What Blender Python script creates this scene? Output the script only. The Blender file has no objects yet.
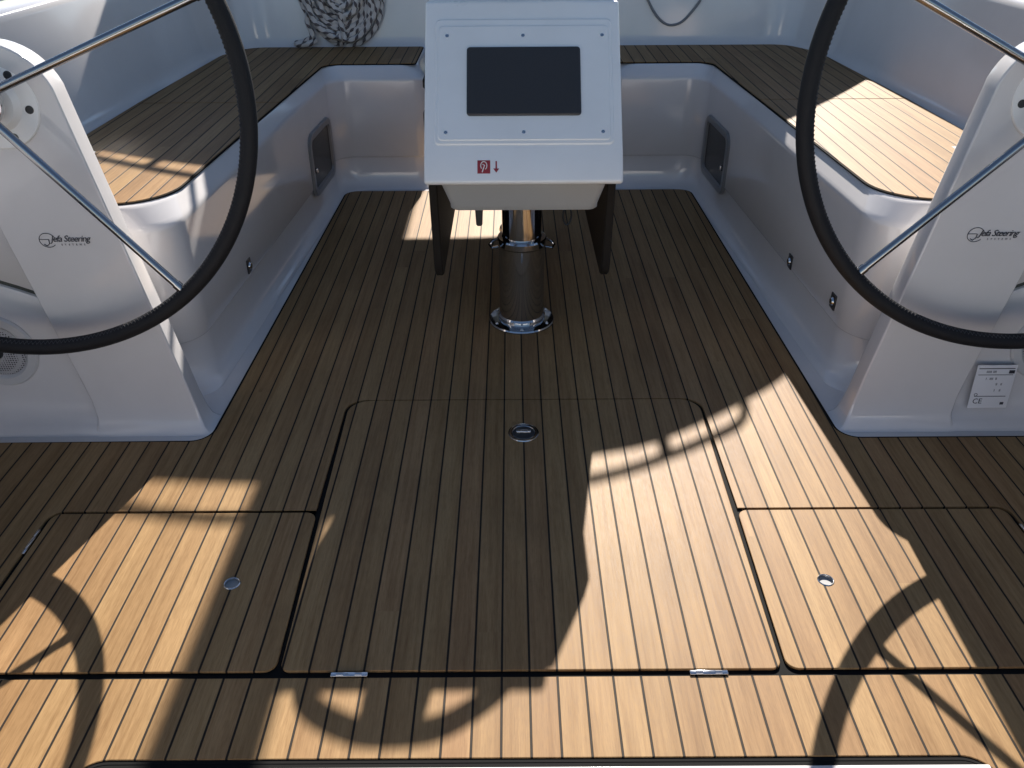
import bpy, bmesh, math, random
from mathutils import Vector, Matrix
random.seed(7)
PI = math.pi
R_ = math.radians
sc = bpy.context.scene
C = sc.collection

# ---------------------------------------------------------------- materials
def mat(name, col, rough=.5, metal=0., coat=0., spec=.5):
    m = bpy.data.materials.new(name); m.use_nodes = True
    b = m.node_tree.nodes['Principled BSDF']
    b.inputs['Base Color'].default_value = (*col, 1)
    b.inputs['Roughness'].default_value = rough
    b.inputs['Metallic'].default_value = metal
    b.inputs['Coat Weight'].default_value = coat
    b.inputs['Specular IOR Level'].default_value = spec
    return m

class N:
    """tiny node-graph helper"""
    def __init__(s, m): s.t = m.node_tree; s.b = s.t.nodes['Principled BSDF']
    def n(s, typ, **kw):
        x = s.t.nodes.new(typ)
        for k, v in kw.items(): setattr(x, k, v)
        return x
    def l(s, a, b): s.t.links.new(a, b)
    def m(s, op, a, b=None, c=None):
        x = s.n('ShaderNodeMath', operation=op)
        for i, v in enumerate((a, b, c)):
            if v is None: continue
            if isinstance(v, (int, float)): x.inputs[i].default_value = v
            else: s.l(v, x.inputs[i])
        return x.outputs[0]
    def comb(s, a, b, c):
        x = s.n('ShaderNodeCombineXYZ')
        for i, v in enumerate((a, b, c)):
            if isinstance(v, (int, float)): x.inputs[i].default_value = v
            else: s.l(v, x.inputs[i])
        return x.outputs[0]
    def noise(s, vec, scale, detail=3, rough=.5):
        x = s.n('ShaderNodeTexNoise'); x.inputs['Scale'].default_value = scale
        x.inputs['Detail'].default_value = detail; x.inputs['Roughness'].default_value = rough
        if vec is not None: s.l(vec, x.inputs['Vector'])
        return x.outputs['Fac']
    def ramp(s, fac, stops):
        x = s.n('ShaderNodeValToRGB'); e = x.color_ramp.elements
        while len(e) < len(stops): e.new(.5)
        for i, (p, c) in enumerate(stops): e[i].position = p; e[i].color = (*c, 1)
        s.l(fac, x.inputs[0]); return x.outputs[0]
    def mix(s, fac, a, b, bt='MIX'):
        x = s.n('ShaderNodeMix', data_type='RGBA', blend_type=bt)
        for sock, v in ((x.inputs[0], fac), (x.inputs[6], a), (x.inputs[7], b)):
            if isinstance(v, (int, float)): sock.default_value = v
            elif isinstance(v, tuple): sock.default_value = (*v, 1)
            else: s.l(v, sock)
        return x.outputs[2]
    def bump(s, h, strength, dist=.001):
        x = s.n('ShaderNodeBump'); x.inputs['Strength'].default_value = strength
        x.inputs['Distance'].default_value = dist; s.l(h, x.inputs['Height']); s.l(x.outputs[0], s.b.inputs['Normal'])

PLANK = .04847
def teak_material():
    m = mat('teak', (.4, .25, .13), .6); g = N(m)
    pos = g.n('ShaderNodeNewGeometry').outputs['Position']
    sp = g.n('ShaderNodeSeparateXYZ'); g.l(pos, sp.inputs[0]); X, Y, Z = sp.outputs
    u = g.m('DIVIDE', g.m('ADD', X, .003), PLANK)
    idx = g.m('FLOOR', u); fr = g.m('SUBTRACT', u, idx)
    dist = g.m('MINIMUM', fr, g.m('SUBTRACT', 1., fr))           # 0 at a seam
    wn = g.n('ShaderNodeTexWhiteNoise', noise_dimensions='1D'); g.l(idx, wn.inputs['W'])
    seg = g.m('FLOOR', g.m('ADD', g.m('DIVIDE', Y, 3.3), g.m('MULTIPLY', wn.outputs[0], 9.)))
    wn2 = g.n('ShaderNodeTexWhiteNoise', noise_dimensions='2D'); g.l(g.comb(idx, seg, 0.), wn2.inputs['Vector'])
    rnd = wn2.outputs[0]
    wn3 = g.n('ShaderNodeTexWhiteNoise', noise_dimensions='2D'); g.l(g.comb(g.m('ADD', idx, 37.), seg, 0.), wn3.inputs['Vector'])
    off = g.m('MULTIPLY', rnd, 31.)
    gv = g.comb(g.m('ADD', g.m('MULTIPLY', X, 150.), off), g.m('MULTIPLY', Y, 5.5), g.m('ADD', Z, off))
    grain = g.noise(gv, 1., 5, .62)
    fv = g.comb(g.m('ADD', g.m('MULTIPLY', X, 620.), off), g.m('MULTIPLY', Y, 46.), off)
    fine = g.noise(fv, 1., 3, .6)
    wv = g.comb(g.m('ADD', g.m('MULTIPLY', X, 34.), off), g.m('MULTIPLY', Y, 1.6), off)
    broad = g.noise(wv, 1., 3, .5)
    base = g.ramp(rnd, [(0., (.228, .134, .061)), (.3, (.243, .147, .066)), (.6, (.260, .160, .072)), (.85, (.286, .182, .084)), (1., (.264, .154, .072))])
    c = g.mix(1., base, g.ramp(grain, [(.28, (.78, .73, .68)), (.5, (.98, .98, .98)), (.72, (1.12, 1.13, 1.14))]), 'MULTIPLY')
    c = g.mix(.75, c, g.ramp(fine, [(.3, (.80, .76, .72)), (.52, (1., 1., 1.)), (.7, (1.12, 1.12, 1.12))]), 'MULTIPLY')
    c = g.mix(1., c, g.ramp(broad, [(.3, (.88, .84, .80)), (.6, (1.06, 1.06, 1.06))]), 'MULTIPLY')
    stain = g.noise(pos, 3.1, 4, .55)
    c = g.mix(1., c, g.ramp(stain, [(.34, (.90, .90, .90)), (.6, (1.04, 1.04, 1.04))]), 'MULTIPLY')
    cm = g.n('ShaderNodeMapRange'); cm.inputs[1].default_value = .036; cm.inputs[2].default_value = .048
    g.l(dist, cm.inputs[0]); wood = cm.outputs[0]
    c = g.mix(wood, (.016, .012, .009), c)
    g.l(c, g.b.inputs['Base Color'])
    g.l(g.m('ADD', g.m('MULTIPLY', fine, .22), g.m('ADD', .44, g.m('MULTIPLY', g.m('SUBTRACT', 1., wood), .12))), g.b.inputs['Roughness'])
    g.b.inputs['Specular IOR Level'].default_value = .18
    h = g.m('ADD', g.m('MULTIPLY', wood, 1.), g.m('ADD', g.m('MULTIPLY', grain, .16), g.m('MULTIPLY', fine, .12)))
    g.bump(h, .55, .0011)
    return m

def gelcoat_material(name='gelcoat', col=(.635, .620, .626), rough=.11):
    m = mat(name, col, rough); g = N(m)
    pos = g.n('ShaderNodeNewGeometry').outputs['Position']
    a = g.noise(pos, 5., 4, .6); b = g.noise(pos, 34., 3, .6)
    g.l(g.m('ADD', rough - .09, g.m('ADD', g.m('MULTIPLY', a, .13), g.m('MULTIPLY', b, .06))), g.b.inputs['Roughness'])
    g.l(g.mix(1., col, g.ramp(g.noise(pos, 2.3, 5, .65), [(.3, (.93, .925, .92)), (.62, (1., 1., 1.))]), 'MULTIPLY'), g.b.inputs['Base Color'])
    g.b.inputs['Coat Weight'].default_value = .35; g.b.inputs['Coat Roughness'].default_value = .07
    g.bump(g.noise(pos, 3.2, 2, .4), .10, .006)
    return m

M = {}
M['teak'] = teak_material()
M['gel'] = gelcoat_material()
M['podgel'] = gelcoat_material('pod_gelcoat', (.80, .80, .80), .3)
M['thread'] = mat('thread', (.045, .045, .05), .7)
M['groove'] = mat('groove_rubber', (.06, .065, .06), .7, spec=.2)
M['spoke'] = mat('spoke_steel', (.32, .32, .33), .15, 1.)
M['chrome'] = mat('polished_steel', (.50, .50, .51), .09, 1.)
M['steel'] = mat('brushed_steel', (.62, .62, .62), .24, 1.)
M['black'] = mat('black_rubber', (.010, .010, .010), .6)
M['sealant_and_shade'] = mat('black_sealant_and_shade', (.008, .008, .008), .8, spec=.1)  # real seam edging, also the black that stands in for gap shade
M['dark_plastic'] = mat('dark_plastic', (.02, .021, .024), .35)
M['grey_plastic'] = mat('grey_plastic', (.23, .23, .235), .35)
M['pale_plastic'] = mat('pale_plastic', (.5, .5, .51), .4)
M['screen'] = mat('screen_glass', (.036, .034, .034), .3)
M['glass'] = mat('dark_glass', (.012, .012, .013), .25, spec=.3)
M['frame'] = mat('portlight_rim', (.17, .17, .175), .28)
M['red'] = mat('red_print', (.30, .028, .035), .4)
M['white_print'] = mat('white_print', (.78, .76, .74), .4)
M['ink'] = mat('ink', (.02, .022, .035), .5)
M['sticker'] = mat('sticker', (.66, .66, .69), .4)
M['wood_dark'] = mat('dark_varnished_wood', (.022, .018, .015), .75, spec=.12)
M['canvas'] = mat('canvas', (.30, .305, .31), .9)
M['sail'] = mat('sail_cover', (.5, .5, .5), .9)
M['alu'] = mat('aluminium', (.5, .5, .5), .4, 1.)
M['cabin_dark'] = mat('cabin_interior', (.12, .08, .05), .6)
M['cord'] = mat('grey_cord', (.20, .205, .215), .8)

m = mat('leather', (.012, .012, .014), .6, spec=.2); g = N(m)
tc = g.n('ShaderNodeTexCoord').outputs['UV']; sp = g.n('ShaderNodeSeparateXYZ'); g.l(tc, sp.inputs[0])
st = g.m('SINE', g.m('MULTIPLY', sp.outputs[0], 2*PI*330))
seam = g.m('LESS_THAN', g.m('ABSOLUTE', g.m('SUBTRACT', sp.outputs[1], .5)), .035)
pos = g.n('ShaderNodeTexCoord').outputs['Object']
g.bump(g.m('ADD', g.m('MULTIPLY', g.m('MULTIPLY', st, seam), .8), g.noise(pos, 260., 3, .6)), .5, .0016)
g.l(g.mix(g.m('MULTIPLY', seam, g.m('GREATER_THAN', st, .3)), (.012, .012, .014), (.035, .035, .04)), g.b.inputs['Base Color'])
M['leather'] = m

m = mat('rope', (.5, .48, .46), .85, spec=.2); g = N(m)
tc = g.n('ShaderNodeTexCoord').outputs['UV']; sp = g.n('ShaderNodeSeparateXYZ'); g.l(tc, sp.inputs[0])
a = g.m('SINE', g.m('MULTIPLY', g.m('ADD', sp.outputs[0], g.m('MULTIPLY', sp.outputs[1], 2.)), 2*PI))
b = g.m('SINE', g.m('MULTIPLY', g.m('SUBTRACT', sp.outputs[0], g.m('MULTIPLY', sp.outputs[1], 2.)), 2*PI))
f = g.m('GREATER_THAN', g.m('ADD', a, g.m('MULTIPLY', b, .35)), .55)
g.l(g.mix(f, (.56, .52, .49), (.12, .10, .10)), g.b.inputs['Base Color'])
g.bump(g.m('ADD', a, b), .6, .002)
M['rope'] = m

m = mat('speaker_mesh', (.1, .1, .1), .5); g = N(m)
pos = g.n('ShaderNodeTexCoord').outputs['Object']
v = g.n('ShaderNodeTexVoronoi'); v.inputs['Scale'].default_value = 175.; v.inputs['Randomness'].default_value = .12; g.l(pos, v.inputs['Vector'])
hole = g.m('LESS_THAN', v.outputs['Distance'], .33)
g.l(g.mix(hole, (.36, .36, .38), (.008, .008, .01)), g.b.inputs['Base Color'])
M['mesh'] = m

m = mat('sea_water', (.008, .028, .024), .3, spec=.22); g = N(m)
pos = g.n('ShaderNodeNewGeometry').outputs['Position']
g.bump(g.noise(pos, 1.1, 6, .6), .6, .25)
M['water'] = m

# ---------------------------------------------------------------- builders
def link(o): C.objects.link(o); return o
def thing(name, label, cat, loc=(0, 0, 0), group=None):
    o = link(bpy.data.objects.new(name, None)); o.location = loc; o.empty_display_size = .1
    o['label'] = label; o['category'] = cat
    if group: o['group'] = group
    return o
def rootloc(p):
    v = Vector((0, 0, 0))
    while p is not None: v += p.location; p = p.parent
    return v
def obj(name, bm, m, parent=None, smooth=True, angle=35):
    """links the bmesh (world coordinates) as ONE mesh object"""
    bmesh.ops.recalc_face_normals(bm, faces=bm.faces)
    me = bpy.data.meshes.new(name)
    off = rootloc(parent)
    if off.length: bmesh.ops.translate(bm, verts=bm.verts, vec=-off)
    bm.to_mesh(me); bm.free()
    me.materials.append(m)
    if smooth:
        me.shade_smooth()
        me.set_sharp_from_angle(angle=R_(angle))
    o = link(bpy.data.objects.new(name, me)); o.parent = parent
    return o
def tag(o, label, cat, group=None):
    o['label'] = label; o['category'] = cat
    if group: o['group'] = group
    return o
def struct(o): o['kind'] = 'structure'; return o
def BM(): return bmesh.new()

def rbox(bm, c, s, bev=0., rot=None, seg=3):
    r = bmesh.ops.create_cube(bm, size=1.); vs = r['verts']
    bmesh.ops.scale(bm, vec=s, verts=vs)
    if bev > 0:
        es = list({e for v in vs for e in v.link_edges})
        rr = bmesh.ops.bevel(bm, geom=es, offset=bev, segments=seg, profile=.5, affect='EDGES', clamp_overlap=True)
        vs = list({v for f in rr['faces'] for v in f.verts} | {v for v in vs if v.is_valid})
    if rot is not None: bmesh.ops.transform(bm, matrix=rot.to_4x4(), verts=vs)
    bmesh.ops.translate(bm, verts=vs, vec=c)
    return vs
def frame_from(z, x=Vector((1, 0, 0))):
    z = z.normalized()
    if abs(x.normalized().dot(z)) > .98: x = Vector((0, 1, 0))
    x = (x - z*x.dot(z)).normalized(); y = z.cross(x)
    return Matrix((x, y, z)).transposed()
def lathe(bm, prof, c=(0, 0, 0), axis=(0, 0, 1), n=48):
    """prof: list of (radius, height); along axis from c"""
    F = frame_from(Vector(axis)); c = Vector(c); rings = []
    for r, h in prof:
        if r < 1e-6: rings.append([bm.verts.new(c + F @ Vector((0, 0, h)))]); continue
        rings.append([bm.verts.new(c + F @ Vector((r*math.cos(2*PI*i/n), r*math.sin(2*PI*i/n), h))) for i in range(n)])
    for a, b in zip(rings, rings[1:]):
        for i in range(n):
            j = (i+1) % n
            if len(a) == 1 and len(b) == 1: continue
            if len(a) == 1: bm.faces.new((a[0], b[i], b[j]))
            elif len(b) == 1: bm.faces.new((a[i], b[0], a[j]))
            else: bm.faces.new((a[i], b[i], b[j], a[j]))
def cyl(bm, p0, p1, r, n=24, r1=None):
    p0, p1 = Vector(p0), Vector(p1); L = (p1-p0).length; r1 = r if r1 is None else r1
    lathe(bm, [(0, 0), (r, 0), (r1, L), (0, L)], p0, p1-p0, n)
def tube(bm, pts, r, n=12, closed=False, ulen=None):
    """swept tube with UV: u = metres * ulen (or 0..1), v round"""
    pts = [Vector(p) for p in pts]; k = len(pts); uv = bm.loops.layers.uv.verify()
    up = None; rings = []; S = [0.]
    for i in range(k):
        a = pts[(i-1) % k] if (closed or i > 0) else pts[i]
        b = pts[(i+1) % k] if (closed or i < k-1) else pts[i]
        t = (b-a).normalized()
        if up is None:
            up = Vector((0, 0, 1)) if abs(t.z) < .9 else Vector((0, 1, 0))
        x = (up - t*up.dot(t)).normalized(); y = t.cross(x); up = x
        rr = r[i] if isinstance(r, (list, tuple)) else r
        rings.append([bm.verts.new(pts[i] + rr*(x*math.cos(2*PI*j/n) + y*math.sin(2*PI*j/n))) for j in range(n)])
        if i < k-1 or closed: S.append(S[-1] + (pts[(i+1) % k]-pts[i]).length)
    tot = S[-1]; sc_ = ulen if ulen else 1./tot
    for i in range(k if closed else k-1):
        A, B = rings[i], rings[(i+1) % k]
        for j in range(n):
            q = (j+1) % n
            f = bm.faces.new((A[j], A[q], B[q], B[j]))
            for lp, (uu, vv) in zip(f.loops, ((S[i], j), (S[i], j+1), (S[i+1], j+1), (S[i+1], j))):
                lp[uv].uv = (uu*sc_, vv/n)
    if not closed:
        bm.faces.new(list(reversed(rings[0]))); bm.faces.new(rings[-1])

def smooth_path(p, n=8):
    P = [Vector(q) for q in p]; out = []
    for i in range(len(P)-1):
        p0, p1, p2, p3 = P[max(i-1, 0)], P[i], P[i+1], P[min(i+2, len(P)-1)]
        for j in range(n):
            t = j/n; out.append(.5*((2*p1)+(-p0+p2)*t+(2*p0-5*p1+4*p2-p3)*t*t+(-p0+3*p1-3*p2+p3)*t**3))
    out.append(P[-1]); return out

def fillet(poly, radii, seg=8, closed=True):
    """round the corners of a 2-D polygon, seg+1 points per corner"""
    out = []; k = len(poly)
    for i, p in enumerate(poly):
        r = radii[i] if isinstance(radii, (list, tuple)) else radii
        P = Vector(p)
        if (not closed and i in (0, k-1)): out.append(P); continue
        a = (Vector(poly[i-1]) - P); b = (Vector(poly[(i+1) % k]) - P)
        la, lb = a.length, b.length; a.normalize(); b.normalize()
        ang = math.acos(max(-1, min(1, a.dot(b))))
        if r <= 1e-6 or ang > 3.12: out += [P.copy() for _ in range(seg+1)]; continue
        t = min(r/math.tan(ang/2), la*.49, lb*.49); rr = t*math.tan(ang/2)
        cen = P + (a+b).normalized()*(rr/math.sin(ang/2))
        s = P + a*t; e = P + b*t
        a0 = math.atan2(s.y-cen.y, s.x-cen.x); a1 = math.atan2(e.y-cen.y, e.x-cen.x)
        d = (a1-a0+PI) % (2*PI) - PI
        out += [cen + rr*Vector((math.cos(a0+d*j/seg), math.sin(a0+d*j/seg))) for j in range(seg+1)]
    return out
def offset_poly(poly, dist, closed=True):
    """mitred offset; dist per edge (edge i joins i and i+1), positive = to the right of travel"""
    k = len(poly); P = [Vector(p) for p in poly]; out = []
    def nrm(i):
        d = (P[(i+1) % k]-P[i]).normalized(); return Vector((d.y, -d.x))
    for i in range(k):
        if not closed and i == 0: out.append(P[0] + nrm(0)*dist[0]); continue
        if not closed and i == k-1: out.append(P[-1] + nrm(k-2)*dist[k-2]); continue
        n0, n1 = nrm(i-1 if i else k-1), nrm(i); d0, d1 = dist[i-1 if i else k-1], dist[i]
        det = n0.x*n1.y - n0.y*n1.x
        if abs(det) < 1e-4: out.append(P[i] + n1*d1)
        else: out.append(P[i] + Vector(((d0*n1.y-d1*n0.y)/det, (n0.x*d1-n1.x*d0)/det)))
    return out
def turn(poly, i):
    k = len(poly); a = Vector(poly[i])-Vector(poly[i-1]); b = Vector(poly[(i+1) % k])-Vector(poly[i])
    return a.x*b.y - a.y*b.x        # >0 left turn
def rings_mesh(bm, rings, closed=True, cap_last=False, cap_first=False):
    V = [[bm.verts.new(p) for p in r] for r in rings]
    n = len(V[0])
    for a, b in zip(V, V[1:]):
        for i in range(n if closed else n-1):
            j = (i+1) % n
            bm.faces.new((a[i], a[j], b[j], b[i]))
    if cap_last: bm.faces.new(V[-1])
    if cap_first: bm.faces.new(V[0])
    bmesh.ops.remove_doubles(bm, verts=bm.verts, dist=1e-5)
def profile_wall(bm, poly, radii, prof, fac, closed=True, cap=True, seg=10):
    rings = []; k = len(poly)
    for d, z in prof:
        q = offset_poly(poly, [d*f for f in fac], closed)
        rad = []
        for i in range(k):
            if radii[i] == 0: rad.append(0); continue
            rad.append(max(.004, radii[i] + (d if turn(poly, i) > 0 else -d)))
        rings.append([(p.x, p.y, z) for p in fillet(q, rad, seg, closed)])
    rings_mesh(bm, rings, closed, cap_last=cap)

def flat(name, outlines, z0, z1, m, parent=None, bevel=.0008):
    """flat slab from 2-D outlines (the first is the border, the rest are holes)"""
    cu = bpy.data.curves.new('t', 'CURVE'); cu.dimensions = '2D'; cu.fill_mode = 'BOTH'
    cu.extrude = max((z1-z0)/2-bevel, 0); cu.bevel_depth = bevel; cu.bevel_resolution = 1; cu.offset = -bevel
    for o in outlines:
        s = cu.splines.new('POLY'); pts = []
        for p in o:
            if not pts or (Vector(p)-pts[-1]).length > 1e-5: pts.append(Vector(p))
        if (pts[0]-pts[-1]).length < 1e-5: pts.pop()
        s.points.add(len(pts)-1); s.use_cyclic_u = True
        for i, p in enumerate(pts): s.points[i].co = (p[0], p[1], 0, 1)
    t = link(bpy.data.objects.new('t', cu)); dg = bpy.context.evaluated_depsgraph_get()
    me = bpy.data.meshes.new_from_object(t.evaluated_get(dg)); bpy.data.objects.remove(t)
    bm = BM(); bm.from_mesh(me); bpy.data.meshes.remove(me)
    bmesh.ops.translate(bm, verts=bm.verts, vec=(0, 0, (z0+z1)/2))
    return obj(name, bm, m, parent, smooth=True, angle=40)
def rrect(x0, y0, x1, y1, r, seg=6):
    return fillet([(x0, y0), (x1, y0), (x1, y1), (x0, y1)], r, seg)
def mirror(pts, s): return [(s*p[0], p[1]) for p in pts]

def text_bm(txt, size, F, origin, shear=0., thick=.0003, align='CENTER', spacing=1.):
    """lettering as mesh; F = 3x3 frame (columns right, up, out)"""
    cu = bpy.data.curves.new('t', 'FONT'); cu.body = txt; cu.size = size; cu.shear = shear
    cu.extrude = thick; cu.align_x = align; cu.align_y = 'CENTER'; cu.resolution_u = 3; cu.space_character = spacing
    t = link(bpy.data.objects.new('t', cu)); dg = bpy.context.evaluated_depsgraph_get()
    me = bpy.data.meshes.new_from_object(t.evaluated_get(dg)); bpy.data.objects.remove(t)
    bm = BM(); bm.from_mesh(me); bpy.data.meshes.remove(me)
    bmesh.ops.transform(bm, matrix=Matrix.Translation(origin) @ F.to_4x4(), verts=bm.verts)
    return bm
def merge(a, b):
    me = bpy.data.meshes.new('t'); b.to_mesh(me); b.free(); a.from_mesh(me); bpy.data.meshes.remove(me)

# ================================================================ SETTING
# sea and hull
b = BM(); bmesh.ops.create_grid(b, x_segments=2, y_segments=2, size=3000.)
bmesh.ops.translate(b, verts=b.verts, vec=(0, 0, -1.15)); struct(obj('sea_water', b, M['water'], smooth=False))

def hull():
    b = BM(); rings = []
    plan = [(-.2, 1.95), (.8, 2.0), (2.5, 2.08), (4.5, 2.05), (7, 1.95), (10, 1.6), (12.6, .9), (14.6, .1)]
    for inset, z in ((.34, -1.4), (.12, -.6), (.0, .30), (.0, .36), (.03, .38)):
        L = [(max(x-inset, .03), y, z) for y, x in plan]
        rings.append([(-p[0], p[1], p[2]) for p in L] + list(reversed(L)))
    rings_mesh(b, rings, closed=True, cap_last=False)
    return b
yacht = tag(obj('yacht_hull', hull(), M['gel']), 'white hull of the yacht outside the cockpit, above dark green water', 'hull')

# gelcoat floor pan under the planking
b = BM(); rbox(b, (0, 2.25, -.056), (3.7, 4.9, .1)); struct(obj('cockpit_floor', b, M['gel'], smooth=False))

# planked sole
half = [(1.75, .30), (1.75, 1.655), (.776, 1.655), (.742, 3.500), (.345, 3.500), (.345, 4.28)]
rad = [.0, .0, .055, .05, .03, .0]
right = fillet(half + [(0, 4.28)], rad + [0], 8, closed=False)
right = [p for p in right]
outline = [(p[0], p[1]) for p in right] + [(-p[0], p[1]) for p in reversed(right)]
# aft cut-out (rounded ends) where the pale aft ledge starts
aft = [(-.98, .30), (-.98, .30)]
def aft_edge(o):
    pts = fillet([(-1.75, .30), (-.80, .30), (-.72, .790-o), (.72, .790-o), (.80, .30), (1.75, .30)], [0, 0, .055, .055, 0, 0], 8, closed=False)
    return [(p.x, p.y) for p in pts]
deck_outline = outline[1:-1]
deck_outline = [p for p in deck_outline if p[1] > .31]
deck_poly = aft_edge(-.008) + deck_outline
hole = fillet([(-1.046, .952), (1.056, .952), (1.056, 1.396), (.463, 1.396), (.4665, 1.838), (-.4665, 1.838), (-.463, 1.396), (-1.046, 1.396)],
              [.02, .02, .03, 0, .05, .05, 0, .03], 6)
deck = struct(flat('teak_deck', [deck_poly, [(p.x, p.y) for p in hole]], -.006, 0., M['teak']))
edge = [Vector(p) for p in deck_poly]
eo = offset_poly(edge, [.007]*len(edge)) 
ins = [(p.x, p.y) for p in offset_poly([(p.x, p.y) for p in hole], [.01]*len(hole))]
struct(flat('deck_sealant', [[(p.x, p.y) for p in eo], ins], -.0068, -.0022, M['sealant_and_shade'], bevel=.0002))
struct(flat('hatch_gap_shade', [ins], -.0068, -.0055, M['sealant_and_shade'], bevel=.0002))  # black sheet painted in for the shade deep in the hatch gaps
# pale ledge aft of the planking
struct(flat('aft_shadow_strip', [rrect(-.712, .781, .712, .8045, .004)], -.0064, -.0030, M['sealant_and_shade'], bevel=.0002))  # black strip painted in for the shadow line between planking and ledge
b = BM(); rbox(b, (0, .3815, -.003), (1.43, .80, .010), .003)
aftledge = struct(obj('aft_ledge', b, M['gel']))

# ---------------------------------------------------------------- hatches
def hatch(name, label, pts, r, loc, cat='hatch', group=None):
    t = thing(name, label, cat, loc, group)
    o = fillet(pts, r, 8)
    flat('lid', [[(p.x, p.y) for p in o]], -.0052, .0008, M['teak'], t, bevel=.0016)
    return t
h = hatch('deck_hatch', 'large teak hatch lid in the middle of the cockpit floor with round chrome latch', 
          [(-.4425, .966), (.4415, .966), (.4595, 1.834), (-.4595, 1.834)], [.018, .018, .055, .055], (0, 1.4, 0))
b = BM(); lathe(b, [(.0275, .0015), (.0285, .0028), (.034, .0034), (.0375, .0025), (.0385, .0006)], (-.003, 1.683, 0)); latch = obj('latch_ring', b, M['chrome'], h)
b = BM(); lathe(b, [(.0, .0012), (.02, .0016), (.028, .0012)], (-.003, 1.683, 0)); 
obj('latch_plate', b, M['dark_plastic'], latch)
b = BM(); rbox(b, (-.003, 1.686, .0035), (.036, .010, .005), .002); obj('latch_handle', b, M['steel'], latch)
def hinge(parent, x0, x1, y0, y1):
    b = BM(); rbox(b, ((x0+x1)/2, (y0+y1)/2, .0005), (abs(x1-x0), abs(y1-y0), .007), .0012)
    L = max(abs(x1-x0), abs(y1-y0)); hor = abs(x1-x0) > abs(y1-y0)
    for k in (-.5, .5):
        c = Vector(((x0+x1)/2, (y0+y1)/2, .0025)) + (Vector((k*L*.5, 0, 0)) if hor else Vector((0, k*L*.5, 0)))
        d = Vector((.006, 0, 0)) if hor else Vector((0, .006, 0))
        cyl(b, c-d, c+d, .0035, 12)
    obj('hinge', b, M['chrome'], parent)
hinge(h, -.351, -.286, .9525, .9615); hinge(h, .277, .344, .9525, .9615)
for s, lab in ((-1, 'left teak floor hatch lid with finger hole, beside the large middle hatch'), (1, 'right teak floor hatch lid with finger hole, half shaded by the right wheel')):
    xo = 1.036 if s < 0 else 1.046
    pts = mirror([(.4505, .966), (xo, .966), (xo, 1.388), (.4605, 1.388)], s)
    if s < 0: pts = pts[::-1]
    t = thing('locker_lid', lab, 'hatch', (s*.75, 1.18, 0), 'teak hatch lids beside the middle hatch')
    o = fillet(pts, .022, 8)
    fh = [(s*.586+.0142*math.cos(a*PI/12), 1.177+.0142*math.sin(a*PI/12)) for a in range(24)]
    flat('lid', [[(p.x, p.y) for p in o], fh], -.0045, .0008, M['teak'], t, bevel=.0012)
    b = BM(); lathe(b, [(.0130, -.004), (.0138, .0018), (.0150, .0024), (.0164, .0010)], (s*.586, 1.177, 0), n=32); ring = obj('finger_ring', b, M['steel'], t)
    b = BM(); lathe(b, [(.0, -.0042), (.0134, -.0042)], (s*.586, 1.177, 0), n=24); obj('finger_cup', b, M['grey_plastic'], ring)
    hx = s*(xo+.0055)
    hinge(t, hx-.0035, hx+.0035, 1.262, 1.335)

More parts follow.
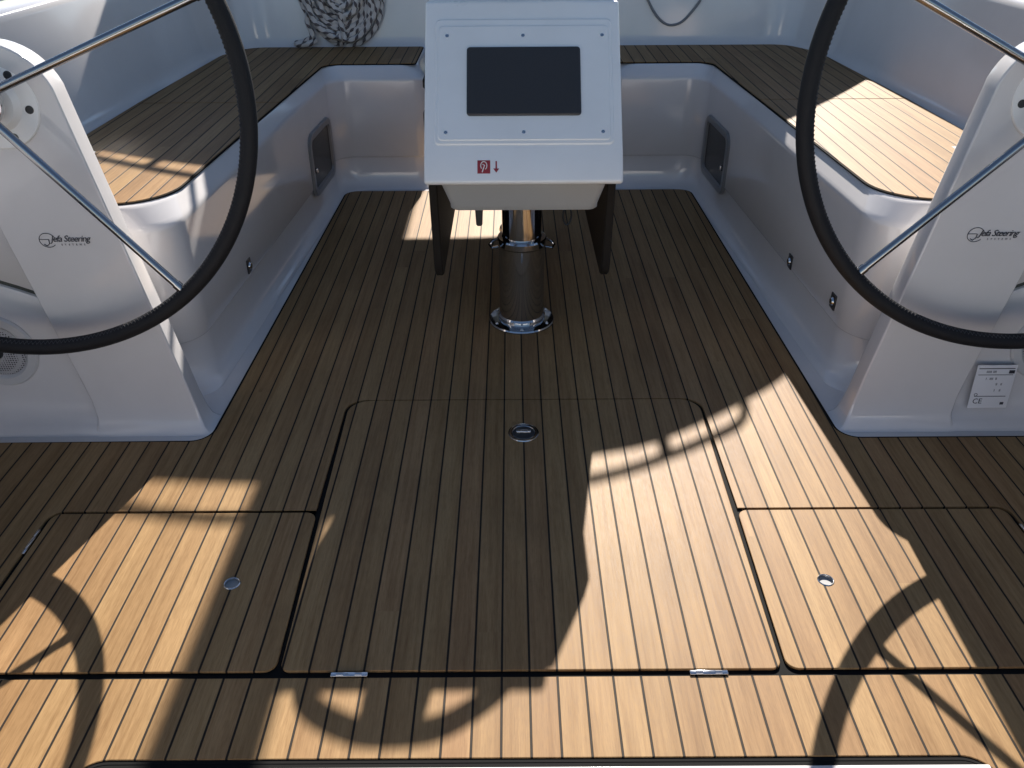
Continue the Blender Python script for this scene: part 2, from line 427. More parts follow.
# ---------------------------------------------------------------- benches
def bench(s, label):
    ox = .0 if s < 0 else .02
    t = thing('cockpit_bench', label, 'bench seat', (s*1.1, 2.9, 0), 'teak topped benches along the cockpit sides')
    # body, traced so that outside is to the right of travel
    P = [(.859, 1.900), (.777, 3.570), (.388, 3.570), (.388, 4.04), (1.62, 4.04), (1.62, 1.900)]
    rad = [.13, .085, .05, 0, 0, 0]; fac = [1, 1, 1, 0, 0, 1]
    P = mirror(P, s)
    sg = -s     # travel direction sign for "outside"
    prof = [(.034, -.0065), (.033, -.004), (.022, .001), (.012, .008), (.004, .020), (-.002, .038), (-.006, .065), (-.009, .118), (-.0085, .125), (-.001, .130), (.001, .134), (.001, .30), (.0, .440),
            (-.0005, .448), (-.0035, .456), (-.008, .462), (-.026, .4915), (-.030, .4965), (-.035, .4995), (-.040, .500)]
    if s > 0: prof_ = [(-d, z) for d, z in prof]; 
    else: prof_ = prof
    # offset_poly: positive = right of travel. for s=+1 travel is forward along x=+.85, inboard is to the left
    b = BM(); rings = []
    for (d, z), (d0, _) in zip(prof_, prof):
        q = offset_poly(P, [d*f for f in fac], True)
        rr = [.105-d0, .085+d0, .05-d0, 0, 0, 0]
        rings.append([(p.x, p.y, z) for p in fillet(q, rr, 12)])
    rings_mesh(b, rings, True, cap_last=True)
    body = obj('bench_body', b, M['gel'], t, angle=50)
    # teak panels
    def teak(pts, r):
        o = fillet(pts, r, 10); o = [(p.x, p.y) for p in o]
        e = offset_poly(o, [.006 if True else 0]*len(o)) 
        ar = sum(o[i][0]*o[(i+1) % len(o)][1]-o[(i+1) % len(o)][0]*o[i][1] for i in range(len(o)))
        e = offset_poly(o, [(.004 if ar > 0 else -.004)]*len(o))
        pn = flat('teak_panel', [o], .4995, .5058, M['teak'], t)
        flat('panel_sealant', [[(p.x, p.y) for p in e]], .4992, .5035, M['sealant_and_shade'], pn, bevel=.0002)
    SM = 2.955
    xi = lambda y: .888 - .0497*(y-1.925)
    near = [(xi(1.945), 1.947), (xi(SM), SM-.001), (1.332+ox-.02*(SM-2.6), SM-.001), (1.345+ox, 1.947)]
    far = [(xi(SM), SM+.005), (xi(3.6)-.002, 3.612), (.426, 3.612), (.426, 3.985), (1.215, 3.985), (1.285+ox, 3.80), (1.325+ox, SM+.005)]
    teak(mirror(near, s), [.14, .001, .001, .01]); teak(mirror(far, s), [.001, .07, .01, .01, .12, .12, .001])
    # portlight
    wx = lambda y: .858-.0493*(y-1.925)
    yc, zc, wy, hz = 3.297, .215, .345, .245
    ang = math.atan(.0493)
    d = Vector((-s*math.sin(ang), math.cos(ang), 0)); nn = Vector((-s*math.cos(ang), -math.sin(ang), 0)); up = Vector((0, 0, 1))
    cen = Vector((s*wx(yc), yc, zc))
    def rr2(w, hh, r, n=8): return fillet([(-w/2, -hh/2), (w/2, -hh/2), (w/2, hh/2), (-w/2, hh/2)], r, n)
    b = BM(); rings = []
    for dw, o in ((0., -.004), (0., .006), (-.005, .011), (-.028, .010), (-.034, .004), (-.036, -.002)):
        rings.append([cen + d*p.x + up*p.y + nn*o for p in rr2(wy+dw*2, hz+dw*1.8, .055+dw)])
    rings_mesh(b, rings, True)
    fr = obj('portlight_frame', b, M['frame'], t)
    b = BM(); q = [cen + d*p.x + up*p.y + nn*.002 for p in rr2(wy-.072, hz-.065, .018)]
    q2 = [v + nn*.001 for v in q]; rings_mesh(b, [q, q2], True, cap_last=True, cap_first=True)
    gl = obj('portlight_glass', b, M['glass'], fr)
    b = BM(); rbox(b, cen + d*(-wy/2+.05) + nn*.010 + up*(-.02), (.012, .012, .02), .003); obj('portlight_catch', b, M['chrome'], fr)
    # small chrome courtesy lights
    for yy, zz in ([(2.345, .163)] if s < 0 else [(2.375, .153), (2.04, .182)]):
        c2 = Vector((s*wx(yy), yy, zz)) 
         
        b = BM(); rbox(b, c2 + nn*.002, (.006, .034, .044), .0025, frame_from(nn, Vector((0, 1, 0))) if 0 else None)
        o = obj('courtesy_light', b, M['dark_plastic'], t)
        b = BM(); lathe(b, [(.0, .012), (.009, .010), (.013, .004), (.015, 0)], c2, nn, 24); obj('light_dome', b, M['chrome'], o)
    return t
bench(-1, 'left white bench with teak top, curving round to the front of the cockpit')
bench(1, 'right white bench with teak top, brightly sunlit at its near end')

# ---------------------------------------------------------------- coaming / backrest
def coaming(s, label):
    P = mirror([(1.395, .2), (1.385, 1.9), (1.350, 2.6), (1.305, 3.75), (1.20, 4.005), (.392, 4.005)], s)
    o = .02 if s > 0 else 0
    P = [(x + (o if abs(x) > 1.25 else 0), y) for x, y in P]
    fac = [1, 1, 1, .7, .42]
    prof = [(-.02, .46), (-.012, .497), (.003, .5075), (.014, .522), (.024, .545), (.068, .838), (.074, .853), (.088, .863), (.18, .868), (.205, .857), (.28, .40), (.30, .2)]
    b = BM(); rings = []
    for d, z in prof:
        q = offset_poly(P, [(d if s > 0 else -d)*f for f in fac], closed=False)
        rings.append([(p.x, p.y, z) for p in fillet(q, [0, .3, .3, .16, .16, 0], 8, closed=False)])
    rings_mesh(b, rings, closed=False)
    t = obj('coaming_backrest', b, M['gel'], angle=50)
    return tag(t, label, 'backrest', 'sloping coaming backrests')
coaming(-1, 'left white sloping coaming behind the bench, partly sunlit, rope coil hung on its front part')
coaming(1, 'right white sloping coaming behind the sunlit bench, in shade')

# side decks
for s, lab in ((-1, 'left white side deck outboard of the coaming'), (1, 'right white side deck outboard of the coaming')):
    b = BM(); rings = [[(s*1.6, .0, .40), (s*1.6, 4.5, .40)], [(s*1.98, .0, .385), (s*2.04, 4.5, .385)], [(s*1.98, .0, .34), (s*2.04, 4.5, .34)]]
    rings_mesh(b, rings, closed=False); tag(obj('side_deck', b, M['gel']), lab, 'deck', 'side decks')

# ---------------------------------------------------------------- pedestals
FY = 1.722
def pedestal(s, label):
    t = thing('helm_pedestal', label, 'helm pedestal', (s*.945, 1.76, 0), 'white helm pedestals')
    def outline(inset, y, flare):
        """closed front-view outline (x, z) of the leaning column with arched top"""
        cx = lambda z: .935 + .170*z
        hw = .127-inset
        pts = []
        zt = .788; 
        lo = [(0., .030), (.004, .019), (.014, .009), (.035, .003), (.08, 0.)]
        for zz, fl in lo: pts.append((cx(zz)-hw-fl*flare, zz-.006))
        ln = math.atan(.170); rad = hw*math.cos(ln)*1.01; cxx = cx(zt)
        zl, zr = zt + rad*math.sin(ln), zt - rad*math.sin(ln)
        for k in range(1, 12): z = .08 + (zl-.08)*k/11; pts.append((cx(z)-hw, z))
        for k in range(1, 24): a = PI - ln - PI*k/24; pts.append((cxx+rad*math.cos(a), zt+rad*math.sin(a)))
        for k in range(11, 0, -1): z = .08 + (zr-.08)*k/11; pts.append((cx(z)+hw, z))
        for zz, fl in reversed(lo): pts.append((cx(zz)+hw+fl*flare, zz-.006))
        return [(s*x, y, z) for x, z in pts]
    rings = []
    def fl(y, z): return y
    seq = [(.0045, FY-.0010, 0.2), (.0022, FY+.0, .6), (.0008, FY+.0015, .9), (.0, FY+.004, 1.), (.0015, FY+.03, 1.), (.0025, FY+.052, 1.), (.005, FY+.058, 1.), (.012, FY+.061, 1.)]
    for i, y, f in seq: rings.append(outline(i, y, f))
    # front foot flare: push the low vertices of the front rings towards the helmsman
    R2 = []
    for r in rings:
        rr = []
        for (x, y, z) in r:
            fwd = max(0., 1-(z+.006)/.075); k = .034*fwd**2.4
            if y < FY+.06: y = y - k*max(0, (FY+.06-y)/.06)
            rr.append((x, y, z))
        R2.append(rr)
    b = BM(); rings_mesh(b, R2, True, cap_last=True)
    # front face as a grid strip between left and right halves so that the foot can curve
    r0 = R2[0]; n = len(r0); vs = [b.verts.new(p) for p in r0]
    for i in range(n//2):
        a, c, d, e = vs[i], vs[i+1], vs[n-2-i], vs[n-1-i]
        q = [a, c, d, e]; q = [v for k, v in enumerate(q) if v not in q[:k]]
        if len(q) >= 3:
            try: b.faces.new(q)
            except ValueError: pass
    bmesh.ops.remove_doubles(b, verts=b.verts, dist=1e-5)
    pb = obj('pedestal_body', b, M['gel'], t, angle=40); wn = pb.modifiers.new('weighted_normals', 'WEIGHTED_NORMAL'); wn.keep_sharp = True; wn.weight = 90
    # hub plate with bolts
    hc = Vector((s*1.074, FY-.001, .797)); ax = Vector((s*-.03, -1, .06)).normalized()
    b = BM(); lathe(b, [(.090, -.004), (.090, .0025), (.088, .005), (.056, .006), (.052, .011), (.046, .018), (.03, .020), (0, .020)], hc, ax, 64)
    hp = obj('hub_plate', b, M['podgel'], t)
    F = frame_from(ax)
    for k in range(6):
        a = R_(k*60 + (-10 if s < 0 else 190)); c = hc + F @ Vector((.071*math.cos(a), .071*math.sin(a), .0055))
        b = BM(); lathe(b, [(.0085, .0), (.008, .0016), (.0055, .002), (0, .0012)], c, ax, 20); obj('bolt', b, M['dark_plastic'], hp)
    # logo
    FF = Matrix(((1, 0, 0), (0, 0, -1), (0, 1, 0)))  # columns right, up, out(-y)
    FF = Matrix((Vector((1, 0, 0)), Vector((0, 0, 1)), Vector((0, -1, 0)))).transposed()
    lx = -1.012 if s < 0 else 1.036
    yy = FY-.0028
    b = text_bm('Jefa Steering', .021, FF, Vector((lx+.008, yy, .506)), shear=.35, spacing=.86)
    merge(b, text_bm('S Y S T E M S', .0062, FF, Vector((lx+.012, yy, .4925)), spacing=1.5))
    cc = Vector((lx-.042, yy, .503))
    for rr_, a0, a1 in ((.0165, 20, 330),):
        pts = [cc + Vector((rr_*1.1*math.cos(R_(a)), 0, rr_*math.sin(R_(a)))) for a in range(a0, a1, 10)]
        tube(b, pts, .0007, 6)
    tube(b, [cc+Vector((-.017, 0, .002)), cc+Vector((.002, 0, .002))], .0006, 6)
    tube(b, [cc+Vector((-.010, 0, -.009)), cc+Vector((-.004, 0, -.013)), cc+Vector((.002, 0, -.008)), cc+Vector((.003, 0, .002))], .0009, 6)
    obj('logo', b, M['ink'], t, smooth=False)
    return t
pedestal(-1, 'left white helm pedestal with dark steering logo on its face')
pedestal(1, 'right white helm pedestal with dark steering logo on its face')

# outboard bulkheads beside the pedestals, with groove and speaker
def bulkhead(s, label):
    t = thing('side_bulkhead', label, 'bulkhead', (s*1.3, 1.8, 0), 'white bulkheads outboard of the pedestals')
    # front-view profile extruded in x : (y, z)
    x0, x1 = 1.03, 1.56
    b = BM()
    low = [(FY-.034, -.006), (FY-.027, .002), (FY-.010, .012), (FY+.012, .030), (FY+.024, .060), (FY+.030, .10), (FY+.036, .20), (FY+.040, 1.)]
    def zt(x): return .377 - (1.222-x)*.41 if x < 1.222 else .377 + (x-1.222)*.3
    xs = [x0 + (x1-x0)*k/10 for k in range(11)]
    rings = []
    for x in xs:
        top = zt(x)
        r = [(s*x, y, z) for y, z in low[:-1]] + [(s*x, FY+.0405, top-.010), (s*x, FY+.043, top-.005), (s*x, FY+.07, top)]
        rings.append(r)
    V = [[b.verts.new(p) for p in r] for r in rings]
    for a, c in zip(V, V[1:]):
        for i in range(len(a)-1): b.faces.new((a[i], a[i+1], c[i+1], c[i]))
    obj('lower_panel', b, M['gel'], t, angle=50)
    b = BM(); rings = []
    for x in xs:
        top = zt(x)
        rings.append([(s*x, FY+.07, top+.009), (s*x, FY+.045, top+.009), (s*x, FY+.041, top+.013), (s*x, FY+.046, .60), (s*x, FY+.052, .615), (s*x, FY+.07, .62), (s*x, 1.99, .62)])
    V = [[b.verts.new(p) for p in r] for r in rings]
    for a, c in zip(V, V[1:]):
        for i in range(len(a)-1): b.faces.new((a[i], a[i+1], c[i+1], c[i]))
    obj('upper_panel', b, M['gel'], t, angle=50)
    b = BM(); 
    V = [[b.verts.new((s*x, FY+.05, zt(x)+dz)) for dz in (-.004, .012)] for x in xs]
    for a, c in zip(V, V[1:]): b.faces.new((a[0], a[1], c[1], c[0]))
    obj('groove_seal', b, M['groove'], t)
bulkhead(-1, 'left white bulkhead panel outboard of the left pedestal, holding a round speaker')
bulkhead(1, 'right white bulkhead panel outboard of the right pedestal, with a rating sticker')
for s, lab in ((-1, 'round grey mesh speaker on the left bulkhead behind the wheel rim'), (1, 'round grey mesh speaker at the right edge behind the wheel rim')):
    cx = 1.283
    c = Vector((s*cx, FY+.036, .203)); ax = Vector((0, -1, .04)).normalized()
    t = thing('speaker', lab, 'speaker', c, 'round speakers in the side bulkheads')
    b = BM(); lathe(b, [(.096, -.01), (.096, .004), (.092, .009), (.074, .010), (.068, .006), (.066, .002)], c, ax, 64); obj('speaker_ring', b, M['pale_plastic'], t)
    b = BM(); lathe(b, [(.067, .003), (.05, .009), (.025, .012), (0, .013)], c, ax, 48); gr = obj('speaker_grille', b, M['mesh'], t)
    b = BM(); lathe(b, [(.018, .010), (.016, .017), (0, .018)], c, ax, 32); obj('speaker_dome', b, M['dark_plastic'], gr)
    b = BM(); rbox(b, c + Vector((0.012, -.010, -.078)), (.04, .004, .010), .001); obj('badge', b, M['dark_plastic'], t)

# rating sticker
c = Vector((1.157, FY+.021, .098))
st = thing('rating_sticker', 'small grey rating sticker with rows of tiny print and CE mark below the right wheel', 'sticker', c)
tilt = math.atan2(.006, .09)
n_ = Vector((0, -1, .10)).normalized(); up_ = Vector((0, .10, 1)).normalized()
FF = Matrix((Vector((1, 0, 0)), up_, n_)).transposed()
b = BM(); rbox(b, c + n_*.0145, (.098, .118, .0008), .0003, FF); obj('sticker_sheet', b, M['sticker'], st)
b = BM(); o_ = c + n_*.0152
for k, (dz, w, hh) in enumerate(((.050, .088, .0022), (.033, .085, .0014), (-.026, .078, .0016))):
    rbox(b, o_ + up_*dz + Vector((.0, 0, 0)), (w, hh, .0004), 0, FF)
for txt, sz, dx, dz in (('IIIIII IIII', .009, -.012, .041), ('I . IIII  II', .009, -.008, .022), ('II   II', .009, .014, .007), ('I    II', .009, .014, -.010), ('CE', .02, -.028, -.040), ('O', .012, -.036, -.022)):
    merge(b, text_bm(txt, sz, FF, o_ + up_*dz + Vector((dx, 0, 0)), thick=.0002))
rbox(b, o_ + up_*.041 + Vector((.038, 0, 0)), (.014, .009, .0004), 0, FF); rbox(b, o_ + up_*-.046 + Vector((.034, 0, 0)), (.009, .007, .0004), 0, FF)
obj('print', b, M['ink'], st, smooth=False)

# ---------------------------------------------------------------- wheels
def wheel(label, angles):
    t = thing('steering_wheel', label, 'steering wheel', (0, 0, 0), 'large steering wheels')
    Rw, rt = .528, .0176
    b = BM(); tube(b, [(Rw*math.cos(2*PI*k/180), Rw*math.sin(2*PI*k/180), 0) for k in range(180)], rt, 20, closed=True)
    rim = obj('rim', b, M['leather'], t)
    b = BM(); pts = []
    for k in range(720):
        a = 2*PI*k/720; w_ = R_(148 + (13 if k % 2 else -13)); r_ = Rw + (rt+.0004)*math.cos(w_)
        pts.append((r_*math.cos(a), r_*math.sin(a), (rt+.0004)*math.sin(w_)))
    tube(b, pts, .0011, 4, closed=True); obj('stitching', b, M['thread'], rim)
    for k in range(5):
        a = angles + k*2*PI/5; d = Vector((math.cos(a), math.sin(a), 0))
        b = BM(); cyl(b, d*.03 + Vector((0, 0, .004)), d*(Rw-.012), .0088, 20)
        cyl(b, d*(Rw-.03), d*(Rw-.008), .0105, 20)
        obj('spoke', b, M['spoke'], t)
    b = BM(); lathe(b, [(0, -.05), (.03, -.05), (.035, -.03), (.035, -.012), (.055, -.010), (.057, .008), (.050, .014), (.02, .018), (.016, .030), (0, .031)], n=48)
    obj('hub', b, M['chrome'], t)
    return t
def place_wheel(t, s):
    toe = -.0379*s; tl = .0741
    n = Vector((math.sin(toe)*math.cos(tl), -math.cos(toe)*math.cos(tl), math.sin(tl)))
    Mx = frame_from(n).to_4x4(); Mx.translation = Vector((s*1.0802+.002, 1.6599, .8153)); t.matrix_world = Mx
w = wheel('left black-rimmed steering wheel with chrome spokes, in front of the left pedestal', R_(21.6)); place_wheel(w, -1)
w2 = w.copy(); link(w2); w2['label'] = 'right black-rimmed steering wheel with chrome spokes, in front of the right pedestal'
for ch in list(w.children):
    c_ = ch.copy(); link(c_); c_.parent = w2
    for g_ in list(ch.children):
        d_ = g_.copy(); link(d_); d_.parent = c_
place_wheel(w2, 1); w2.matrix_world = w2.matrix_world @ Matrix.Rotation(R_(153.6-21.6), 4, 'Z')

# ---------------------------------------------------------------- cockpit table
tb = thing('cockpit_table', 'folding table behind the white pod, on a chrome post with dark leaves hanging down', 'table', (0, 2.75, 0))
b = BM(); lathe(b, [(.0, .268), (.060, .268), (.068, .262), (.068, .028), (.072, .022), (.072, .012), (.080, .0115), (.098, .008), (.1005, .004), (.1005, -.001)], (0, 2.292, 0), n=72)
post = obj('post', b, M['chrome'], tb, angle=30)
for k in range(6):
    a = R_(30+60*k); c = Vector((.088*math.cos(a), 2.292+.088*math.sin(a), .0095)); b = BM(); lathe(b, [(.0, .003), (.004, .0028), (.006, 0)], c, n=16)
    obj('flange_screw', b, M['steel'], post)
b = BM(); lathe(b, [(.0, .50), (.058, .50), (.058, .262)], (0, 2.292, 0), n=64); obj('inner_tube', b, M['chrome'], tb, angle=30)
b = BM(); lathe(b, [(.059, .278), (.070, .277), (.073, .272), (.073, .256), (.069, .251)], (0, 2.292, 0), n=64)
for s in (-1, 1):
    tube(b, [(s*.070, 2.285, .270), (s*.086, 2.272, .269), (s*.094, 2.262, .262), (s*.088, 2.250, .256), (s*.071, 2.262, .254)], .0042, 10)
obj('collar', b, M['chrome'], tb, angle=30)
b = BM(); lathe(b, [(.0, .70), (.05, .70), (.05, -.0)], (0, 3.05, 0), n=48); lathe(b, [(.05, .012), (.075, .008), (.078, 0)], (0, 3.05, 0), n=48)
obj('rear_post', b, M['chrome'], tb, angle=30)
b = BM(); rbox(b, (0, 2.80, .69), (.545, .86, .028), .006); obj('tabletop', b, M['wood_dark'], tb)
b = BM(); rbox(b, (0, 2.75, .585), (.30, .66, .17), .012); obj('table_box', b, M['podgel'], tb)
for s in (-1, 1):
    b = BM(); q = [(2.205, .174), (3.02, .160), (3.02, .655), (2.205, .655)]
    o = fillet(q, [.05, .05, .01, .01], 8)
    xa, xb_ = s*.256, s*.232
    rings = []
    for x, ins in ((xa, .004), (xa-s*.004, 0), (xb_+s*.004, 0), (xb_, .004)):
        cy, cz = 2.61, .42
        rings.append([(x + s*.006*(p.y-.16)/.5 - s*.003, cy+(p.x-cy)*(1-ins/.45), cz+(p.y-cz)*(1-ins/.26)) for p in o])
    rings_mesh(b, rings, True, cap_last=True, cap_first=True)
    obj('leaf', b, M['wood_dark'], tb)
b = BM()
o = fillet([(-.138, .41), (-.110, .41), (-.115, .304), (-.133, .304)], [.001, .001, .007, .007], 6)
rings_mesh(b, [[(p.x, 2.30, p.y) for p in o], [(p.x, 2.312, p.y) for p in o]], True, True, True)
rbox(b, (-.124, 2.31, .45), (.024, .016, .1), .002)
obj('latch_tab', b, M['dark_plastic'], tb)
b = BM(); tube(b, [(.132+.012*math.cos(a*PI/10), 2.30, .335+.028*math.sin(a*PI/10)) for a in range(20)], .003, 8, closed=True)
rbox(b, (.132, 2.31, .43), (.02, .016, .15), .002)
obj('latch_loop', b, M['dark_plastic'], tb)

# ---------------------------------------------------------------- instrument pod
pod = thing('instrument_pod', 'white instrument pod with black screen on the near end of the table', 'instrument pod', (0, 2.2, .5))
b = BM()
sec = [(1.9905, .6085), (1.951, .546), (1.976, .538), (2.52, .60), (2.52, .900), (2.262, .918)]
sec = [(1.9905, .6085), (1.952, .550), (1.962, .5405), (2.50, .560), (2.53, .60), (2.52, .875), (2.49, .895), (2.2535, .912)]
def pod_w(y, z):   # half width: slightly wider at the lip
    return .2410
F1 = [[b.verts.new((sx*pod_w(y, z), y, z)) for y, z in sec] for sx in (-1, 1)]
b.faces.new(F1[0]); b.faces.new(F1[1][::-1])
for i in range(len(sec)):
    j = (i+1) % len(sec); b.faces.new((F1[0][i], F1[0][j], F1[1][j], F1[1][i]))
bmesh.ops.recalc_face_normals(b, faces=b.faces)
bmesh.ops.bevel(b, geom=[e for e in b.edges if e.calc_face_angle(0) > R_(18)], offset=.011, segments=5, profile=.5, affect='EDGES', clamp_overlap=True)
shell = obj('pod_shell', b, M['podgel'], pod, angle=28)
b = BM()
top = [(-.212, 1.985), (.212, 1.985), (.212, 2.50), (-.212, 2.50)]; bot = [(-.184, 2.002), (.188, 2.002), (.188, 2.46), (-.184, 2.46)]
rings_mesh(b, [[(p.x, p.y, .552) for p in fillet(top, .02, 5)], [(p.x, p.y, .475) for p in fillet(bot, .02, 5)], [(p.x, p.y+.004, .464) for p in fillet(bot, .02, 5)],
  [(p.x*.97, 2.006+(p.y-2.006)*.97+.006, .460) for p in fillet(bot, .02, 5)]], True, cap_last=True)
obj('pod_underside', b, gelcoat_material('grey_gelcoat', (.36, .355, .345), .35), pod, angle=30)
# face frame
A = Vector((0, 1.9905, .6085)); Bq = Vector((0, 2.2535, .912)); vv = (Bq-A).normalized(); nn = Vector((0, -vv.z, vv.y))
FP = Matrix((Vector((1, 0, 0)), vv, nn)).transposed()
def onface(x, v, h=0.): return A + Vector((x, 0, 0)) + vv*v + nn*h
def plate(bm, x0, v0, x1, v1, r, h0, h1, bev=.001, hole=None):
    o = fillet([(x0, v0), (x1, v0), (x1, v1), (x0, v1)], r, 6)
    cx, cy = (x0+x1)/2, (v0+v1)/2; kx, ky = 1-bev*2/abs(x1-x0), 1-bev*2/abs(v1-v0)
    ins = [Vector((cx+(p.x-cx)*kx, cy+(p.y-cy)*ky)) for p in o]
    rings_mesh(bm, [[onface(p.x, p.y, h0) for p in o], [onface(p.x, p.y, h1-bev) for p in o], [onface(p.x, p.y, h1) for p in ins]], True, cap_last=True)
L = (Bq-A).length
b = BM(); plate(b, -.216, .022, .221, .352, .012, -.004, .0035, .003); obj('instrument_panel_base', b, M['podgel'], pod)
b = BM(); plate(b, -.207, .032, .212, .332, .010, .001, .0065, .002); pan = obj('instrument_panel', b, M['podgel'], pod)
for x, v in ((-.188, .052), (.001, .052), (.193, .052), (-.186, .305), (.001, .305), (.196, .305)):
    b = BM(); lathe(b, [(.0045, .006), (.0045, .0074), (.0028, .0080), (0, .0074)], onface(x, v), nn, 16); obj('screw', b, M['steel'], pan)
b = BM(); plate(b, -.137, .094, .141, .273, .008, .006, .0115, .0018); scr = obj('screen', b, M['dark_plastic'], pod)
b = BM(); plate(b, -.134, .097, .138, .270, .003, .0113, .0119, .0004); obj('screen_glass', b, M['screen'], scr)
# red emergency mark on the lip
v_l = Vector((0, 1.9905-1.952, .6085-.550)).normalized(); n_l = Vector((0, -v_l.z, v_l.y))
FL = Matrix((Vector((1, 0, 0)), v_l, n_l)).transposed(); mid = Vector((0, (1.9905+1.952)/2, (.6085+.550)/2)) 
mid = mid + v_l*.003
def lip(x, v, h): return mid + Vector((x, 0, 0)) + v_l*v + n_l*h
lab = BM(); rbox(lab, lip(-.096, 0, .0006), (.031, .032, .0008), .0002, FL); mk = obj('safety_label', lab, M['red'], pod)
b = BM(); tube(b, [lip(-.096+.0075*math.cos(R_(a)), .003+.010*math.sin(R_(a)), .0012) for a in range(-60, 230, 15)], .0011, 6)
tube(b, [lip(-.100, -.013, .0012), lip(-.097, -.004, .0012), lip(-.094, .004, .0012), lip(-.099, .006, .0012)], .0013, 6)
obj('label_symbol', b, M['white_print'], mk)
b = BM(); rbox(b, lip(-.066, .005, .0006), (.0035, .018, .0008), 0, FL)
q = [lip(-.073, -.004, .0010), lip(-.059, -.004, .0010), lip(-.066, -.014, .0010)]; q2 = [p - n_l*.0008 for p in q]
rings_mesh(b, [q2, q], True, cap_last=True); obj('arrow_mark', b, M['red'], pod, smooth=False)
# handrail over the pod with a small centre housing
b = BM(); pts = []
hp_ = [(-.2, .92), (-.185, .962), (-.15, .997), (-.07, 1.026), (0, 1.031), (.07, 1.023), (.125, .995), (.16, .965), (.18, .92)]
tube(b, smooth_path([(x, 2.30, z) for x, z in hp_]), .0165, 16)
rbox(b, (0, 2.30, .925), (.47, .04, .08), .010); obj('handrail', b, M['podgel'], pod)
b = BM(); rbox(b, (-.012, 2.315, .96), (.112, .05, .11), .012); obj('compass_housing', b, M['podgel'], pod)

# ---------------------------------------------------------------- rope and cord
def wall_y(z): return 4.005 + .42*(.024 + max(0, z-.545)*.15)
b = BM()
rc = Vector((-.770, 0, .745))
path = []
for i in range(13*40):
    a = 2*PI*i/40; lay = i//40; f_ = (lay*5) % 13
    rx = .185 - .0125*f_ + .010*math.sin(3*a+lay); rz = .228 - .0145*f_ + .008*math.cos(2*a+lay*1.7)
    x = rc.x + rx*math.sin(a) + .010*math.sin(lay*2.1); z = rc.z - rz*math.cos(a) + .006*math.sin(lay*4)
    path.append((x, wall_y(z) - .020 - .012*(lay % 4) - .01*math.sin(a+lay), z))
tube(b, path, .0125, 10, ulen=1/.050)
tail = [(-.90, wall_y(.70)-.045, .70), (-.93, wall_y(.62)-.045, .62), (-.915, wall_y(.56)-.05, .56), (-.95, 3.975, .532), (-.99, 3.965, .525), (-.97, 3.95, .523), (-.93, 3.955, .526), (-.90, 3.97, .538)]
tube(b, smooth_path(tail), .0125, 10, ulen=1/.050)
tag(obj('rope_coil', b, M['rope']), 'coil of pale rope with black flecks hanging above the left front seat', 'rope')
b = BM()
pts = [(.53, .80), (.575, .70), (.62, .63), (.665, .592), (.705, .586), (.745, .602), (.785, .645), (.82, .70), (.85, .80)]
tube(b, smooth_path([(x, wall_y(z)-.009, z) for x, z in pts]), .0055, 10)
tag(obj('hanging_cord', b, M['cord']), 'thin grey cord hanging in a loop on the right front coaming', 'cord')

# ---------------------------------------------------------------- cabin, sprayhood, boom (forward of the cockpit)
cab = thing('cabin_top', 'white cabin top with open companionway ahead of the cockpit', 'cabin', (0, 4.4, 0))
def wallbox(bm, x0, x1, y0, y1, z0, z1, bev=.01): rbox(bm, ((x0+x1)/2, (y0+y1)/2, (z0+z1)/2), (x1-x0, y1-y0, z1-z0), bev)
for s in (-1, 1):
    b = BM(); wallbox(b, min(s*.36, s*1.55), max(s*.36, s*1.55), 4.34, 4.40, -.2, 1.0); obj('bulkhead', b, M['gel'], cab)
b = BM(); wallbox(b, -1.55, -.36, 4.401, 11.6, .95, 1.001); wallbox(b, .36, 1.55, 4.401, 11.6, .95, 1.001); wallbox(b, -.359, .359, 5.12, 11.6, .95, 1.001); obj('roof', b, M['gel'], cab)
for s in (-1, 1):
    b = BM(); wallbox(b, min(s*1.5, s*1.56), max(s*1.5, s*1.56), 4.41, 11.6, .2, .949); obj('cabin_side', b, M['gel'], cab)
b = BM(); wallbox(b, -1.49, 1.49, 11.5, 11.59, .2, .949, .005); obj('forward_bulkhead', b, M['cabin_dark'], cab)
b = BM(); wallbox(b, -1.49, 1.49, 4.71, 8.4, -.9, -.85, .005); obj('cabin_sole', b, M['cabin_dark'], cab)

archL = [(.18, 1.919), (.45, 1.907), (.574, 1.89), (.75, 1.845), (.888, 1.80), (1.0, 1.76), (1.127, 1.698), (1.24, 1.60), (1.40, 1.40), (1.55, 1.13), (1.62, .95)]
archR = [(.15, 1.91), (.35, 1.888), (.568, 1.850), (.70, 1.82), (.819, 1.765), (.937, 1.694), (1.03, 1.632), (1.11, 1.56), (1.199, 1.468), (1.316, 1.343), (1.494, 1.128), (1.60, .95)]
def arch_pts(y, zk=1., dz=0.):
    return smooth_path([(x, y, .9+(z-.9)*zk+dz) for x, z in [(-x, z) for x, z in reversed(archL)] + archR], 5)
hood = thing('sprayhood', 'grey canvas sprayhood over the companionway ahead of the cockpit', 'sprayhood', (0, 4.7, .95))
b = BM(); A1 = arch_pts(4.20); A2 = arch_pts(5.0, .92)
rings_mesh(b, [[p for p in A1], [p*.5+q*.5+Vector((0, 0, .01)) for p, q in zip(A1, A2)], A2], closed=False)
cv = obj('canvas', b, M['canvas'], hood)
sm = cv.modifiers.new('thickness', 'SOLIDIFY'); sm.thickness = .004
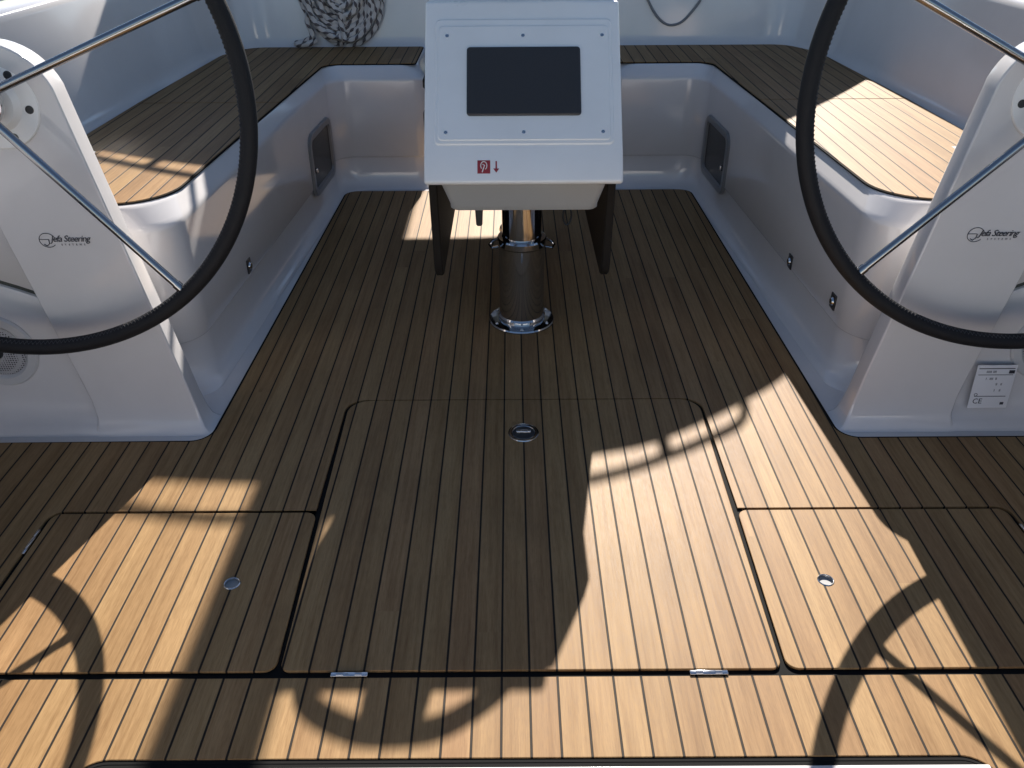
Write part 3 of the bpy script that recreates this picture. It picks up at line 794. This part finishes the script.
# sloping front with a clear window opening
b = BM(); base = [Vector((p.x*.96, 5.72-.25*(p.x/1.6)**2, 1.0)) for p in A2]
def fp(p, q, t): return p*(1-t)+q*t
N_ = len(A2)
for i in range(N_-1):
    for k in range(24):
        t0, t1 = k/24, (k+1)/24
        xm = (A2[i].x+A2[i+1].x)/2
        if -.11 < xm < .30 and 7 <= k <= 21: continue
        b.faces.new([b.verts.new(v) for v in (fp(A2[i], base[i], t0), fp(A2[i+1], base[i+1], t0), fp(A2[i+1], base[i+1], t1), fp(A2[i], base[i], t1))])
bmesh.ops.remove_doubles(b, verts=b.verts, dist=1e-5)
cf = obj('front_panel', b, M['canvas'], hood); sm = cf.modifiers.new('thickness', 'SOLIDIFY'); sm.thickness = .004
b = BM(); tube(b, arch_pts(4.205, 1., -.016), .0125, 10); obj('hoop', b, M['steel'], hood)
b = BM(); gp = smooth_path([(-.97, 4.19, 1.755), (-.94, 4.12, 1.765), (-.88, 4.11, 1.785), (-.557, 4.11, 1.89), (-.31, 4.11, 1.932), (-.1, 4.11, 1.936), (.2, 4.11, 1.912), (.45, 4.11, 1.872), (.558, 4.11, 1.847), (.68, 4.11, 1.808), (.83, 4.11, 1.739), (.92, 4.12, 1.692), (.95, 4.19, 1.68)], 6)
tube(b, gp, .0125, 10)
for x in (-.72, .0, .735):
    q = min(gp, key=lambda p: abs(p.x-x)); cyl(b, q, q + Vector((0, .09, -.02)), .016, 12)
obj('grab_bar', b, M['canvas'], hood)

bo = thing('boom', 'grey boom with furled pale sail cover above the cockpit centreline', 'boom', (0, 5.5, 2.34))
b = BM(); rbox(b, (0, 7.05, 2.30), (.135, 8.2, .17), .05); obj('spar', b, M['alu'], bo)
b = BM(); rbox(b, (0, 7.1, 2.44), (.165, 7.8, .14), .06); obj('sail_cover', b, M['sail'], bo)
b = BM(); cyl(b, (0, 11.2, .5), (0, 11.2, 17.), .09, 24); tag(obj('mast', b, M['alu']), 'grey mast standing on the cabin top ahead of the sprayhood', 'mast')

# ---------------------------------------------------------------- camera, light, sky
pitch, roll, yaw = R_(32.095), R_(-.358), R_(-.034)
Fw = Vector((math.sin(yaw)*math.cos(pitch), math.cos(yaw)*math.cos(pitch), -math.sin(pitch)))
Rt = Vector((math.cos(yaw), -math.sin(yaw), 0)); Up = Rt.cross(Fw)
R2 = Rt*math.cos(roll)+Up*math.sin(roll); U2 = -Rt*math.sin(roll)+Up*math.cos(roll)
cam = bpy.data.cameras.new('camera'); co = link(bpy.data.objects.new('camera', cam))
Mx = Matrix((R2, U2, -Fw)).transposed().to_4x4(); Mx.translation = Vector((-.03, 0, 1.2)); co.matrix_world = Mx
cam.sensor_width = 36.; cam.lens = 828/1024*36; cam.clip_start = .02; cam.clip_end = 6000.
sc.camera = co

AZ, EL = R_(8.85), R_(34.92)
S = Vector((math.sin(AZ)*math.cos(EL), math.cos(AZ)*math.cos(EL), math.sin(EL)))
sl = bpy.data.lights.new('sun', 'SUN'); sl.energy = 5.0; sl.angle = R_(.53); sl.color = (1., .93, .84)
so = link(bpy.data.objects.new('sun', sl)); so.rotation_euler = S.to_track_quat('Z', 'Y').to_euler(); so.location = S*12

W = bpy.data.worlds.new('World'); sc.world = W; W.use_nodes = True; nt = W.node_tree
sky = nt.nodes.new('ShaderNodeTexSky'); sky.sky_type = 'NISHITA'; sky.sun_disc = False
sky.sun_elevation = EL; sky.sun_rotation = AZ; sky.air_density = 1.; sky.dust_density = .1; sky.ozone_density = 1.1
bg = nt.nodes['Background']; bg.inputs['Strength'].default_value = .05
nt.links.new(sky.outputs[0], bg.inputs['Color'])

vs = sc.view_settings; vs.view_transform = 'Standard'; vs.look = 'None'; vs.gamma = 1.; vs.exposure = 1.33; vs.use_curve_mapping = False
